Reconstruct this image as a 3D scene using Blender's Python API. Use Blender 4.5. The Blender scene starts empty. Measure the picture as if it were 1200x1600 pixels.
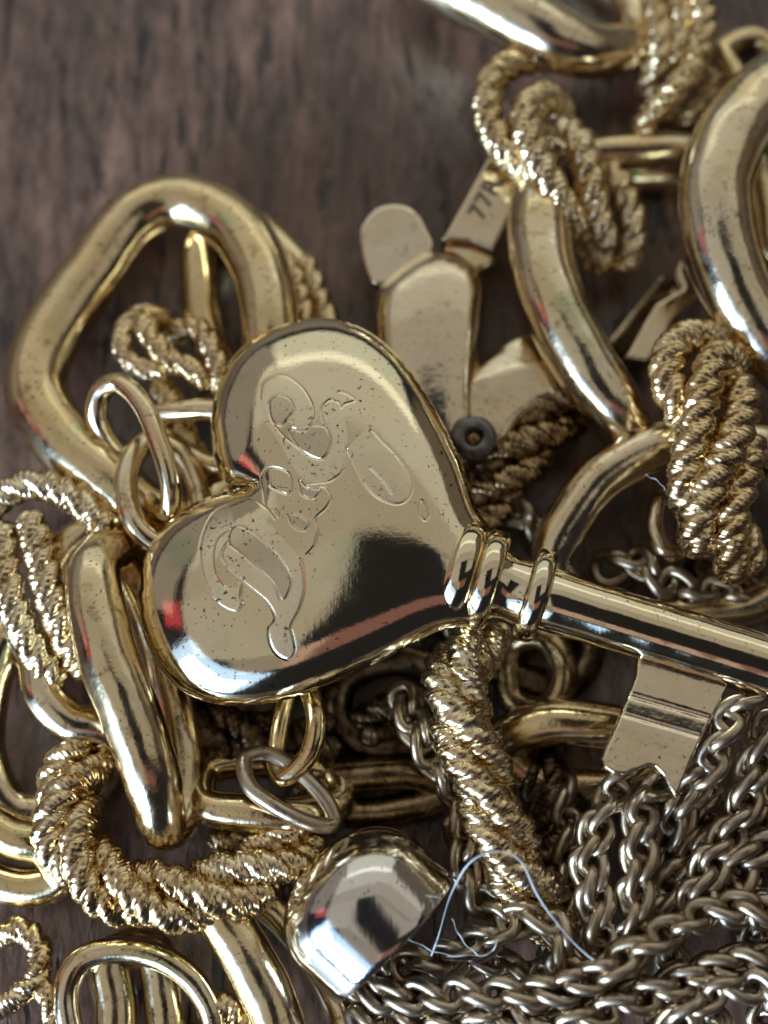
import bpy, math, random
import numpy as np
from mathutils import Vector, Matrix

random.seed(7)
rng = np.random.default_rng(7)
scene = bpy.context.scene
R = math.radians
MM = 0.001                       # everything below is measured in millimetres

# ------------------------------------------------------------------ camera
TILT = R(14.0)                   # lens leans a little towards the lower edge of the picture
DIST = 105.0                     # mm from lens to the plane of the heart
K = 0.04                         # mm per photograph pixel in that plane
TGT = np.array([0.0, 0.0, 9.0])
FWD = np.array([0.0, math.sin(TILT), -math.cos(TILT)])
UPV = np.array([0.0, math.cos(TILT), math.sin(TILT)])
RGT = np.array([1.0, 0.0, 0.0])
CAM = TGT - FWD * DIST
cam_d = bpy.data.cameras.new("camera")
cam = bpy.data.objects.new("camera", cam_d)
scene.collection.objects.link(cam)
cam.location = Vector(CAM * MM)
cam.rotation_euler = (TILT, 0, 0)
cam_d.sensor_fit = 'VERTICAL'
cam_d.sensor_height = 36.0
cam_d.lens = 18.0 / (800 * K / DIST)
cam_d.clip_start = 0.002
cam_d.clip_end = 20.0
cam_d.dof.use_dof = True
cam_d.dof.focus_distance = 0.1025
cam_d.dof.aperture_fstop = 17.0
cam_d.dof.aperture_blades = 0
scene.camera = cam

# ------------------------------------------------------------------ surroundings and lamps
world = bpy.data.worlds.new("World")
scene.world = world
world.use_nodes = True
bg = world.node_tree.nodes["Background"]
bg.inputs[0].default_value = (0.018, 0.018, 0.021, 1)
bg.inputs[1].default_value = 1.0


def area(name, loc, aim, sx, sy, radiance, col):
    d = bpy.data.lights.new(name, 'AREA')
    d.shape = 'RECTANGLE'
    d.size = sx
    d.size_y = sy
    d.color = col
    d.energy = radiance * math.pi * sx * sy
    o = bpy.data.objects.new(name, d)
    scene.collection.objects.link(o)
    o.location = loc
    o.rotation_euler = (Vector(aim) - Vector(loc)).to_track_quat('-Z', 'Y').to_euler()
    return o


CEIL = (1.0, 0.96, 0.86)
# pale ceiling, with an added gap standing in for the dark phone's reflection
area("ceiling_lamp", (0.05, 0.30, 0.75), (0.05, 0.30, 0), 2.2, 0.29, 0.36, (1.0, 0.93, 0.80))
area("ceiling_lamp_far", (0.05, 0.88, 0.75), (0.05, 0.88, 0), 2.2, 0.86, 0.50, (1.0, 0.98, 0.88))
area("shaft_fill_light", (-0.27, -0.66, 0.75), (-0.27, -0.66, 0), 0.50, 0.40, 0.28, (1.0, 0.88, 0.76))  # added strip that lightens the reflection along the key shaft
area("ceiling_lamp_left", (-0.615, -0.15, 0.75), (-0.615, -0.15, 0), 0.97, 0.61, 0.40, CEIL)
area("ceiling_lamp_right", (0.65, -0.04, 0.75), (0.65, -0.04, 0), 0.8, 0.36, 0.36, CEIL)
# cool daylight from two panes, lower left of the table
area("window_pane", (-0.66, -0.46, 0.27), (0, 0, 0.01), 0.30, 0.34, 21.0, (0.64, 0.82, 1.0))
area("window_pane_second", (-0.42, -0.70, 0.25), (0, 0, 0.01), 0.26, 0.32, 21.0, (0.60, 0.79, 1.0))
area("window_sky", (-0.78, -0.78, 0.46), (0, 0, 0.01), 1.25, 0.80, 1.9, (0.36, 0.57, 1.0))
area("red_glow", (-0.74, 0.02, 0.34), (0, 0, 0.01), 0.16, 0.22, 0.45, (1.0, 0.10, 0.15))
area("far_fill", (0.05, 1.05, 0.42), (0, 0, 0.01), 1.4, 0.60, 0.62, (0.96, 1.0, 0.90))  # added fill, no window there; lightens the upper edges of the metal
area("wall_fill_right", (1.15, 0.55, 0.34), (0, 0, 0.05), 1.2, 0.55, 0.10, (1.0, 0.80, 0.55))  # added fill standing in for a dim wall, not a fixture
area("wall_fill_left", (-1.0, 0.62, 0.34), (0, 0, 0.05), 1.3, 0.60, 0.24, (1.0, 0.93, 0.85))  # added fill that greys the left and top edges, not a fixture
area("skin_glow", (0.20, -0.62, 0.72), (0.20, -0.62, 0), 0.66, 0.36, 0.20, (1.0, 0.48, 0.44))

scene.view_settings.view_transform = 'Standard'
scene.view_settings.look = 'None'
scene.view_settings.exposure = 0.0
scene.view_settings.gamma = 1.0
scene.render.engine = 'CYCLES'
scene.cycles.use_denoising = True
try:
    scene.cycles.denoiser = 'OPENIMAGEDENOISE'
except Exception:
    pass
scene.cycles.max_bounces = 10
scene.cycles.glossy_bounces = 8
scene.cycles.sample_clamp_indirect = 5.0
scene.cycles.blur_glossy = 0.3


# ------------------------------------------------------------------ helpers: picture -> place
def P(px, py, z):
    """point at height z (mm) over the table that the photograph shows at pixel px, py"""
    px = np.asarray(px, float); py = np.asarray(py, float); z = np.asarray(z, float)
    d = (FWD * DIST + RGT * ((px - 600) * K)[..., None] + UPV * ((800 - py) * K)[..., None])
    s = (z - CAM[2]) / d[..., 2]
    return CAM + d * s[..., None]


def scl(py, z):
    """mm per pixel at that spot"""
    d = FWD * DIST + UPV * (800 - py) * K
    return K * (z - CAM[2]) / d[2]


def crom(pts, n, closed):
    pts = np.asarray(pts, float)
    m = len(pts)
    if closed:
        idx = lambda i: pts[i % m]
        segs = m
    else:
        ext = np.vstack([2 * pts[0] - pts[1], pts, 2 * pts[-1] - pts[-2]])
        idx = lambda i: ext[i + 1]
        segs = m - 1
    dense = []
    per = max(8, int(4 * n / segs))
    for i in range(segs):
        p0, p1, p2, p3 = idx(i - 1), idx(i), idx(i + 1), idx(i + 2)
        t = np.linspace(0, 1, per, endpoint=False)[:, None]
        dense.append(0.5 * ((2 * p1) + (-p0 + p2) * t + (2 * p0 - 5 * p1 + 4 * p2 - p3) * t ** 2
                            + (-p0 + 3 * p1 - 3 * p2 + p3) * t ** 3))
    dense = np.vstack(dense)
    dense = np.vstack([dense, pts[0] if closed else pts[-1]])
    L = np.r_[0, np.cumsum(np.linalg.norm(np.diff(dense[:, :3], axis=0), axis=1))]
    t = np.linspace(0, L[-1], n, endpoint=not closed)
    return np.stack([np.interp(t, L, dense[:, c]) for c in range(dense.shape[1])], 1), L[-1]


def frames(p, closed):
    n = len(p)
    if closed:
        T = np.roll(p, -1, 0) - np.roll(p, 1, 0)
    else:
        T = np.gradient(p, axis=0)
    T /= np.linalg.norm(T, axis=1)[:, None] + 1e-12
    N = np.zeros_like(p)
    a = np.array([0, 0, 1.0])
    if abs(T[0] @ a) > 0.9:
        a = np.array([1.0, 0, 0])
    v = a - T[0] * (T[0] @ a)
    N[0] = v / np.linalg.norm(v)
    for i in range(1, n):
        v = N[i - 1] - T[i] * (N[i - 1] @ T[i])
        N[i] = v / (np.linalg.norm(v) + 1e-12)
    if closed:
        v = N[-1] - T[0] * (N[-1] @ T[0])
        v /= np.linalg.norm(v)
        B0 = np.cross(T[0], N[0])
        ang = math.atan2(v @ B0, v @ N[0])
        w = -ang * np.arange(n) / n
        B = np.cross(T, N)
        N = N * np.cos(w)[:, None] + B * np.sin(w)[:, None]
    return T, N, np.cross(T, N)


def tube_mesh(p, rad, k=20, closed=False, rib=None, flat=1.0, lump=0.0):
    """p Nx3 mm, rad N mm; rib=(starts, ridges per mm, depth) gives helical ridges like a laid rope; returns verts, faces"""
    n = len(p)
    T, N, B = frames(p, closed)
    th = np.arange(k) * 2 * math.pi / k
    r = np.repeat(np.asarray(rad)[:, None], k, 1)
    s = np.r_[0, np.cumsum(np.linalg.norm(np.diff(p, axis=0), axis=1))]
    if rib:
        starts, freq, depth = rib
        ph = starts * th[None, :] - 2 * math.pi * freq * (s + 0.14 * np.sin(s * 1.7 + 1) + 0.05 * np.sin(s * 4.3))[:, None]
        amp = 1 + 0.25 * np.sin(s[:, None] * 3.1 + 2 * th) 
        r = r * (1 - depth * amp * (1 - np.abs(np.cos(ph / 2)) ** 0.75))
        ph2 = -2 * th[None, :] - 2 * math.pi * freq * 3.7 * (s + 0.04 * np.sin(s * 3.3))[:, None]
        r = r * (1 - 0.065 * (1 - np.abs(np.cos(ph2 / 2))))
    if lump:
        a, b, c = rng.uniform(0, 6, 3)
        r = r * (1 + lump * (np.sin(s[:, None] * 0.9 + a + th) + 0.7 * np.sin(s[:, None] * 1.7 + b - 2 * th) + 0.5 * np.sin(3 * th + c + s[:, None] * 0.5)))
    v = p[:, None, :] + N[:, None, :] * (r * np.cos(th))[..., None] * flat + B[:, None, :] * (r * np.sin(th))[..., None]
    v = v.reshape(-1, 3)
    i = np.arange(n if closed else n - 1)[:, None]
    j = np.arange(k)[None, :]
    i2 = (i + 1) % n
    j2 = (j + 1) % k
    f = np.stack([i * k + j, i * k + j2, i2 * k + j2, i2 * k + j], -1).reshape(-1, 4).tolist()
    if not closed:
        f.append(list(range(k))[::-1])
        f.append([(n - 1) * k + q for q in range(k)])
    return v, f


def tag(o, label, cat, group=None, kind=None):
    if label: o["label"] = label
    if cat: o["category"] = cat
    if group: o["group"] = group
    if kind: o["kind"] = kind
    return o


ORIG = {}


def thing(name, base, label, cat, group=None):
    o = bpy.data.objects.new(name, None)
    o.empty_display_size = 0.002
    scene.collection.objects.link(o)
    o.location = Vector(np.asarray(base) * MM)
    ORIG[o.name] = np.asarray(base, float)
    return tag(o, label, cat, group)


def sub(name, parent):
    o = bpy.data.objects.new(name, None)
    o.empty_display_size = 0.001
    scene.collection.objects.link(o)
    o.parent = parent
    ORIG[o.name] = ORIG[parent.name]
    return o


def mesh(name, v, f, mat, parent=None, origin=None, smooth=True):
    o0 = ORIG[parent.name] if parent is not None else (np.zeros(3) if origin is None else np.asarray(origin, float))
    me = bpy.data.meshes.new(name)
    me.from_pydata(((np.asarray(v) - o0) * MM).tolist(), [], f)
    if smooth:
        me.polygons.foreach_set("use_smooth", [True] * len(me.polygons))
    me.update()
    me.materials.append(mat)
    ob = bpy.data.objects.new(name, me)
    scene.collection.objects.link(ob)
    if parent is not None:
        ob.parent = parent
    else:
        ob.location = Vector(o0 * MM)
    ORIG[ob.name] = o0
    return ob


def to_path(pts, n, closed, rdef):
    """pts of (px, py, z[, r px]) -> dense mm path and radii"""
    q = []
    for t in pts:
        r = t[3] if len(t) > 3 else rdef
        w = P(t[0], t[1], t[2])
        q.append([w[0], w[1], w[2], r * scl(t[1], t[2])])
    d, L = crom(q, n, closed)
    return d[:, :3], d[:, 3], L


# ------------------------------------------------------------------ materials
def nodes_of(name):
    m = bpy.data.materials.new(name)
    m.use_nodes = True
    nt = m.node_tree
    return m, nt, nt.nodes["Principled BSDF"]


def N_(nt, t, **kw):
    n = nt.nodes.new(t)
    for a, b in kw.items():
        setattr(n, a, b)
    return n


def noise(nt, co, scale, detail=3, rough=0.55, dist=0.0):
    n = N_(nt, "ShaderNodeTexNoise")
    n.inputs["Scale"].default_value = scale
    n.inputs["Detail"].default_value = detail
    n.inputs["Roughness"].default_value = rough
    n.inputs["Distortion"].default_value = dist
    nt.links.new(co, n.inputs["Vector"])
    return n.outputs["Fac"]


def ramp(nt, fac, stops):
    r = N_(nt, "ShaderNodeValToRGB")
    e = r.color_ramp.elements
    while len(e) < len(stops):
        e.new(0.5)
    for el, (p, c) in zip(e, stops):
        el.position = p
        el.color = c if len(c) == 4 else (*c, 1)
    nt.links.new(fac, r.inputs["Fac"])
    return r.outputs["Color"]


def mixc(nt, fac, a, b, mode='MIX'):
    m = N_(nt, "ShaderNodeMix", data_type='RGBA', blend_type=mode)
    for s, v in ((0, fac), (6, a), (7, b)):
        if hasattr(v, "links"):
            nt.links.new(v, m.inputs[s])
        else:
            m.inputs[s].default_value = v if s == 0 else (*v, 1)
    return m.outputs[2]


def metal(name, base, warm, tarnish, r0, r1, tarn=(0.60, 0.72), speck=(0.665, 0.70), grain=5200, bump=0.25, tint=None, wave=0.30, vary=0.7, streak=None):
    m, nt, b = nodes_of(name)
    co = N_(nt, "ShaderNodeTexCoord").outputs["Object"]
    big = noise(nt, co, 170, 3, 0.6)
    ri = N_(nt, "ShaderNodeObjectInfo").outputs["Random"]
    rm = N_(nt, "ShaderNodeMath", operation='MULTIPLY')
    nt.links.new(ri, rm.inputs[0])
    rm.inputs[1].default_value = vary
    own = mixc(nt, rm.outputs[0], base, warm)
    col = mixc(nt, ramp(nt, big, [(0.35, (0, 0, 0)), (0.68, (1, 1, 1))]), own, warm)
    if tint:
        g = noise(nt, co, 260, 2, 0.5, 0.4)
        col = mixc(nt, ramp(nt, g, [(0.60, (0, 0, 0)), (0.72, (0.8, 0.8, 0.8))]), col, tint)
    med = noise(nt, co, 900, 6, 0.72)
    tf = ramp(nt, med, [(tarn[0], (0, 0, 0)), (tarn[1], (1, 1, 1))])
    col = mixc(nt, tf, col, tarnish)
    sp = noise(nt, co, 3600, 2, 0.5)
    sf = ramp(nt, sp, [(speck[0], (0, 0, 0)), (speck[1], (1, 1, 1))])
    area_ = noise(nt, co, 300, 2, 0.5)
    sfm = N_(nt, "ShaderNodeMath", operation='MULTIPLY')
    nt.links.new(sf, sfm.inputs[0])
    nt.links.new(ramp(nt, area_, [(0.42, (0, 0, 0)), (0.60, (1, 1, 1))]), sfm.inputs[1])
    col = mixc(nt, sfm.outputs[0], col, tuple(c * 0.35 for c in tarnish))
    nt.links.new(col, b.inputs["Base Color"])
    b.inputs["Metallic"].default_value = 1.0
    rr = N_(nt, "ShaderNodeMapRange")
    rr.inputs["From Min"].default_value = 0.3
    rr.inputs["From Max"].default_value = 0.75
    rr.inputs["To Min"].default_value = r0
    rr.inputs["To Max"].default_value = r1
    nt.links.new(noise(nt, co, 700, 5, 0.7), rr.inputs["Value"])
    nt.links.new(rr.outputs[0], b.inputs["Roughness"])
    bp = N_(nt, "ShaderNodeBump")
    bp.inputs["Strength"].default_value = bump
    bp.inputs["Distance"].default_value = 0.00003
    nt.links.new(noise(nt, co, grain, 4, 0.6), bp.inputs["Height"])
    bp2 = N_(nt, "ShaderNodeBump")
    bp2.inputs["Strength"].default_value = wave
    bp2.inputs["Distance"].default_value = 0.00012
    nt.links.new(noise(nt, co, 800, 3, 0.5), bp2.inputs["Height"])
    nt.links.new(bp.outputs[0], bp2.inputs["Normal"])
    last = bp2.outputs[0]
    if streak is not None:
        sm = N_(nt, "ShaderNodeMapping")
        sm.inputs["Rotation"].default_value = (0, 0, streak[0])
        sm.inputs["Scale"].default_value = (1, 0.02, 0.02)
        nt.links.new(co, sm.inputs["Vector"])
        bp3 = N_(nt, "ShaderNodeBump")
        bp3.inputs["Strength"].default_value = streak[1]
        bp3.inputs["Distance"].default_value = 0.00005
        nt.links.new(noise(nt, sm.outputs[0], 4200, 3, 0.6), bp3.inputs["Height"])
        nt.links.new(last, bp3.inputs["Normal"])
        last = bp3.outputs[0]
    nt.links.new(last, b.inputs["Normal"])
    return m


GOLD = metal("polished_gold", (0.85, 0.79, 0.65), (0.76, 0.58, 0.31), (0.34, 0.21, 0.09), 0.09, 0.27, tarn=(0.555, 0.72), tint=(0.55, 0.58, 0.36), vary=1.0, streak=(R(60), 0.10))
HEARTG = metal("heart_gold", (0.85, 0.75, 0.55), (0.80, 0.67, 0.44), (0.46, 0.33, 0.16), 0.05, 0.12, tarn=(0.64, 0.8), speck=(0.655, 0.70), grain=4200, bump=0.14, tint=(0.58, 0.62, 0.38), wave=0.07, vary=0.3, streak=(R(28), 0.035))
COUNTERG = metal("counter_reflection_gold", (0.74, 0.65, 0.50), (0.66, 0.56, 0.40), (0.40, 0.30, 0.18), 0.14, 0.24, tarn=(0.62, 0.8), speck=(0.64, 0.675), grain=4200, bump=0.2, wave=0.06)  # engraved counters: their greyer reflection is put into the colour
MATTEG = metal("matte_engraving", (0.91, 0.82, 0.62), (0.86, 0.74, 0.51), (0.44, 0.31, 0.15), 0.20, 0.34, tarn=(0.60, 0.78), speck=(0.62, 0.66), grain=4200, bump=0.35, wave=0.06)
CLASPG = metal("clasp_gold", (0.84, 0.76, 0.60), (0.76, 0.62, 0.42), (0.40, 0.28, 0.14), 0.11, 0.24, tarn=(0.60, 0.76), wave=0.5, streak=(R(-20), 0.14))
ROPEG = metal("rope_gold", (0.84, 0.74, 0.53), (0.70, 0.51, 0.26), (0.28, 0.16, 0.06), 0.16, 0.34, tarn=(0.54, 0.70))
GAPSHADE = metal("gap_shade_gold", (0.26, 0.19, 0.11), (0.18, 0.12, 0.07), (0.05, 0.03, 0.02), 0.25, 0.5, tarn=(0.42, 0.6))  # near-black gold, the shade of the gaps put into the colour
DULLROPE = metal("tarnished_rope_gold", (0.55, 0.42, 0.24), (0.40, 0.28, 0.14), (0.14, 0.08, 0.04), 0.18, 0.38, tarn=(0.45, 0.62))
CHAINM = metal("worn_chain_metal", (0.55, 0.48, 0.39), (0.42, 0.32, 0.20), (0.16, 0.10, 0.06), 0.26, 0.42, tarn=(0.55, 0.72))
CAPM = metal("cap_metal", (0.80, 0.77, 0.72), (0.72, 0.65, 0.54), (0.4, 0.3, 0.2), 0.07, 0.17, tarn=(0.7, 0.85), bump=0.10, wave=0.03, streak=(R(-45), 0.22))
DARKM = metal("corroded_rivet", (0.24, 0.24, 0.25), (0.15, 0.14, 0.13), (0.12, 0.06, 0.03), 0.26, 0.50, bump=1.0, wave=0.9)


def plain(name, col, rough, metallic=0.0):
    m, nt, b = nodes_of(name)
    co = N_(nt, "ShaderNodeTexCoord").outputs["Object"]
    f = noise(nt, co, 2000, 3, 0.6)
    nt.links.new(mixc(nt, f, tuple(c * 0.75 for c in col), tuple(min(1, c * 1.2) for c in col)), b.inputs["Base Color"])
    b.inputs["Roughness"].default_value = rough
    b.inputs["Metallic"].default_value = metallic
    return m


INK = plain("dark_stamping", (0.10, 0.085, 0.07), 0.5, 0.6)
FIBRE = plain("pale_fibre", (0.62, 0.68, 0.72), 0.35)


def wood():
    m, nt, b = nodes_of("dark_walnut")
    tc = N_(nt, "ShaderNodeTexCoord").outputs["Object"]
    mp = N_(nt, "ShaderNodeMapping")
    mp.inputs["Rotation"].default_value = (0, 0, R(9))
    mp.inputs["Scale"].default_value = (1, 0.17, 1)
    nt.links.new(tc, mp.inputs["Vector"])
    co = mp.outputs[0]
    mp2 = N_(nt, "ShaderNodeMapping")
    mp2.inputs["Rotation"].default_value = (0, 0, R(9))
    mp2.inputs["Scale"].default_value = (1, 0.34, 1)
    nt.links.new(tc, mp2.inputs["Vector"])
    co2 = mp2.outputs[0]
    band = noise(nt, co, 300, 5, 0.62, 0.6)
    col = ramp(nt, band, [(0.36, (0.040, 0.020, 0.015)), (0.50, (0.150, 0.074, 0.051)), (0.64, (0.36, 0.195, 0.130))])
    fine = noise(nt, co2, 1100, 4, 0.65)
    col = mixc(nt, ramp(nt, fine, [(0.36, (0, 0, 0)), (0.62, (1, 1, 1))]), mixc(nt, 0.55, col, (0.022, 0.014, 0.012)), mixc(nt, 0.35, col, (0.31, 0.19, 0.145)))
    tone = noise(nt, tc, 55, 2, 0.5)
    col = mixc(nt, ramp(nt, tone, [(0.35, (0, 0, 0)), (0.65, (0.75, 0.75, 0.75))]), col, mixc(nt, 0.65, col, (0.030, 0.014, 0.010)))
    pore = noise(nt, co, 900, 3, 0.6, 0.3)
    pf = ramp(nt, pore, [(0.57, (0, 0, 0)), (0.65, (0.85, 0.85, 0.85))])
    col = mixc(nt, pf, col, (0.010, 0.007, 0.008))
    nt.links.new(col, b.inputs["Base Color"])
    b.inputs["Roughness"].default_value = 0.30
    b.inputs["Specular IOR Level"].default_value = 0.9
    bp = N_(nt, "ShaderNodeBump")
    bp.inputs["Strength"].default_value = 0.6
    bp.inputs["Distance"].default_value = 0.00025
    inv = N_(nt, "ShaderNodeMath", operation='SUBTRACT')
    nt.links.new(fine, inv.inputs[0])
    nt.links.new(pf, inv.inputs[1])
    nt.links.new(inv.outputs[0], bp.inputs["Height"])
    nt.links.new(bp.outputs[0], b.inputs["Normal"])
    return m


# ------------------------------------------------------------------ the table
t = mesh("table_surface", [(-400, -400, 0), (400, -400, 0), (400, 400, 0), (-400, 400, 0)], [[0, 1, 2, 3]], wood(), smooth=False)
t["kind"] = "structure"
t["label"] = "dark brown walnut table surface with near vertical grain"

# ------------------------------------------------------------------ bracelets of smooth and rope links
def smooth_link(parent, pts, r=36, mat=GOLD, n=150, name="smooth_link", flat=1.0, label=None, k=28, lump=0.012):
    p, rad, L = to_path(pts, n, True, r)
    v, f = tube_mesh(p, rad, k, True, flat=flat, lump=lump)
    o = mesh(name, v, f, mat, parent)
    if label: o["label"] = label
    return o


def rope_run(parent, pts, r=26, mat=ROPEG, name="rope_strand", starts=3, ridge=34.0, depth=0.32):
    n0 = 60
    p, rad, L = to_path(pts, n0, False, r)
    px = scl(800, 7)
    n = max(40, int(L / (1.7 * px)))
    p, rad, L = to_path(pts, n, False, r)
    # round the ends off
    e = np.minimum(np.arange(n), np.arange(n)[::-1]) * (L / n) / np.maximum(rad, 1e-6)
    rad = rad * np.sqrt(np.clip(1 - (1 - np.clip(e, 0, 1)) ** 2, 0.02, 1))
    v, f = tube_mesh(p, rad, 26, False, rib=(starts, 1.0 / (ridge * px), depth), lump=0.012)
    return mesh(name, v, f, mat, parent)


def rope_twist(parent, pts, big=34, r=31, plies=3, pitch=320.0, phase=0.0, mat=ROPEG, depth=0.30, ridge=32.0, hand=1, squash=0.8):
    """plies of ridged rope laid round a path"""
    px = scl(800, 7)
    p, rad, L = to_path(pts, 60, False, r)
    n = max(60, int(L / (1.7 * px)))
    p, rad, L = to_path(pts, n, False, r)
    T, N, B = frames(p, False)
    s = np.linspace(0, L, n)
    for q in range(plies):
        a = hand * 2 * math.pi * s / (pitch * px) + phase + 2 * math.pi * q / plies
        c = p + (N * np.cos(a)[:, None] * squash + B * np.sin(a)[:, None]) * (big * px)
        e = np.minimum(np.arange(n), np.arange(n)[::-1]) * (L / n) / np.maximum(rad, 1e-6)
        rr = rad * np.sqrt(np.clip(1 - (1 - np.clip(e, 0, 1)) ** 2, 0.02, 1))
        v, f = tube_mesh(c, rr, 26, False, rib=(3 * hand, 1.0 / (ridge * px), depth), lump=0.012)
        mesh("rope_strand", v, f, mat, parent)


# ---- the run of links on the left
LB = thing("link_bracelet", P(150, 900, 0), "chunky gold bracelet of smooth and rope links, lying on the wood beside the heart's lobes", "bracelet", "gold link bracelets")
smooth_link(LB, [(424, 535, 5.4, 44), (408, 425, 4.9, 46), (362, 350, 4.1, 46), (284, 316, 3.3, 45), (206, 346, 3.0, 47), (144, 430, 3.0, 50), (90, 506, 3.2, 51), (60, 570, 3.6, 51),
                 (62, 630, 4.0, 51), (106, 694, 4.5, 51), (170, 752, 4.8, 49), (236, 802, 4.4, 44), (320, 800, 3.2, 36), (420, 680, 3.4, 38)], lump=0.007, label="large twisted smooth link at the bracelet's end")
smooth_link(LB, [(330, 540, 1.9), (312, 450, 1.8), (318, 375, 1.5), (372, 345, 1.4), (436, 392, 1.4), (482, 455, 1.5), (505, 540, 1.6), (470, 640, 1.7), (390, 640, 1.8)], 31)
smooth_link(LB, [(148, 885, 7.4, 42), (150, 950, 8.2, 46), (170, 1030, 8.5, 48), (203, 1115, 8.3, 48), (236, 1210, 7.4, 46), (254, 1290, 5.2, 40), (282, 1262, 4.0, 36),
                 (282, 1160, 3.6, 37), (258, 1040, 3.6, 37), (222, 930, 4.0, 37), (184, 865, 5.4, 38)])
smooth_link(LB, [(20, 990, 3.4), (-15, 1070, 3.2), (-22, 1180, 2.6), (20, 1260, 2.0), (90, 1265, 1.8), (150, 1215, 2.2), (170, 1145, 3.8), (110, 1128, 4.4), (70, 1085, 4.4), (60, 1030, 4)], 34)
smooth_link(LB, [(90, 880, 4.4), (135, 835, 5.0), (190, 815, 4.6), (240, 850, 3.2), (230, 930, 2.4), (150, 960, 2.2), (95, 940, 3.0)], 30)
smooth_link(LB, [(320, 1258, 4.3, 28), (395, 1270, 4.7, 31), (470, 1275, 4.4, 30), (530, 1250, 3.0, 28), (500, 1205, 2.0, 26), (400, 1190, 1.8, 26), (320, 1205, 2.8, 27)], mat=GOLD)
smooth_link(LB, [(325, 1390, 3.6, 38), (372, 1470, 3.9, 42), (420, 1560, 3.9, 43), (460, 1660, 3.4, 42), (520, 1690, 2.2, 34), (540, 1600, 1.5, 28), (480, 1480, 1.4, 28), (390, 1390, 1.6, 30)])
smooth_link(LB, [(-40, 1280, 3.0), (20, 1308, 3.6), (70, 1322, 3.4), (95, 1370, 2.2), (30, 1385, 1.7), (-60, 1350, 1.6)], 32)
smooth_link(LB, [(175, 1500, 1.9), (180, 1570, 1.9), (190, 1680, 1.9), (260, 1700, 1.6), (260, 1600, 1.4), (240, 1490, 1.4)], 34)
rl = sub("rope_link", LB)
rope_run(rl, [(262, 500, 1.6), (222, 492, 3.2), (192, 520, 4.0), (196, 556, 4.4), (228, 578, 4.7), (270, 582, 4.8)], 19)
rope_run(rl, [(262, 500, 2.2), (226, 500, 4.4), (238, 530, 5.3), (262, 560, 5.5), (300, 578, 5.4), (330, 610, 5.0)], 20)
rope_run(rl, [(262, 540, 2.0), (284, 512, 4.0), (312, 515, 5.0), (330, 545, 5.5), (345, 590, 5.5), (350, 640, 5.0)], 20)
rope_run(rl, [(245, 590, 3.2), (262, 618, 3.6), (275, 655, 3.8), (300, 700, 3.6), (318, 760, 3.2)], 23)
rl = sub("rope_link", LB)
rope_run(rl, [(475, 400, 2.6), (490, 440, 2.9), (505, 480, 3.0), (530, 540, 3.0)], 18)
rope_run(rl, [(440, 395, 2.2), (465, 440, 2.6), (475, 490, 2.8), (480, 540, 2.8)], 18)
rl = sub("rope_link", LB)
rope_run(rl, [(-40, 830, 5.0), (0, 778, 5.6), (55, 757, 6.0), (112, 778, 6.2), (158, 822, 5.8), (175, 880, 4.8)], 27)
rope_run(rl, [(5, 815, 5.2), (8, 880, 6.0), (22, 950, 6.2), (55, 1020, 5.6), (100, 1070, 4.4)], 27)
rope_run(rl, [(45, 800, 5.8), (62, 860, 6.6), (78, 930, 6.8), (105, 1000, 6.0), (140, 1060, 4.6)], 28)
rope_run(rl, [(-30, 860, 3.8), (-20, 930, 4.2), (0, 1000, 3.8)], 26)
rl = sub("rope_link", LB)
rope_twist(rl, [(150, 1170, 3.6), (108, 1235, 4.6), (112, 1320, 5.2), (180, 1385, 5.4), (270, 1402, 5.4), (360, 1385, 5.0), (440, 1335, 4.0), (480, 1290, 3.2)], 30, 29, 3, 300, 0.4, ROPEG)
rl = sub("rope_link", LB)
rope_run(rl, [(-10, 1470, 1.0), (30, 1452, 1.6), (62, 1480, 2.2), (55, 1530, 2.6), (20, 1560, 2.6), (-30, 1590, 2.2)], 22)
rope_run(rl, [(60, 1530, 2.4), (80, 1570, 2.6), (90, 1640, 2.4)], 20)
rope_run(rl, [(310, 1590, 2.6), (345, 1570, 2.8), (380, 1600, 2.8), (400, 1660, 2.6)], 24)

rl = sub("rope_link", LB)  # low links added here to darken the gaps in the pile
rope_twist(rl, [(240, 1090, 1.8), (310, 1130, 2.4), (380, 1150, 2.6), (450, 1165, 2.2), (530, 1150, 1.8)], 24, 24, 3, 260, 0.0, GAPSHADE)
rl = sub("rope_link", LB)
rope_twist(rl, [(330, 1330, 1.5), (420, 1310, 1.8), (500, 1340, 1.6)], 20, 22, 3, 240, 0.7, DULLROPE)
smooth_link(LB, [(250, 1000, 1.4), (330, 960, 1.5), (420, 1010, 1.6), (430, 1090, 1.6), (340, 1110, 1.4), (260, 1080, 1.4)], 27, GAPSHADE)

# ---- the run of links on the right
RB = thing("link_bracelet", P(1050, 500, 0), "chunky gold bracelet of smooth and rope links, heaped beside the clasp and key shaft", "bracelet", "gold link bracelets")
smooth_link(RB, [(650, -70, 4.8, 50), (760, 2, 5.8, 54), (850, 52, 6.0, 52), (925, 80, 5.0, 44), (985, 68, 3.4, 38), (985, 5, 2.4, 34), (890, -70, 2.2, 38), (760, -120, 3, 45)])
smooth_link(RB, [(842, 318, 6.0, 46), (846, 400, 6.9, 51), (872, 490, 7.3, 52), (916, 572, 7.2, 51), (964, 640, 6.4, 46), (1000, 682, 4.6, 38), (985, 650, 2.4, 30),
                 (930, 580, 1.9, 28), (885, 490, 1.9, 28), (862, 395, 2.1, 28), (852, 320, 3.2, 34)])
smooth_link(RB, [(905, 246, 2.9, 28), (1000, 236, 3.3, 30), (1095, 240, 3.2, 28), (1150, 262, 2.0, 25), (1090, 276, 1.3, 24), (1000, 276, 1.2, 24), (915, 272, 1.5, 25)])
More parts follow.
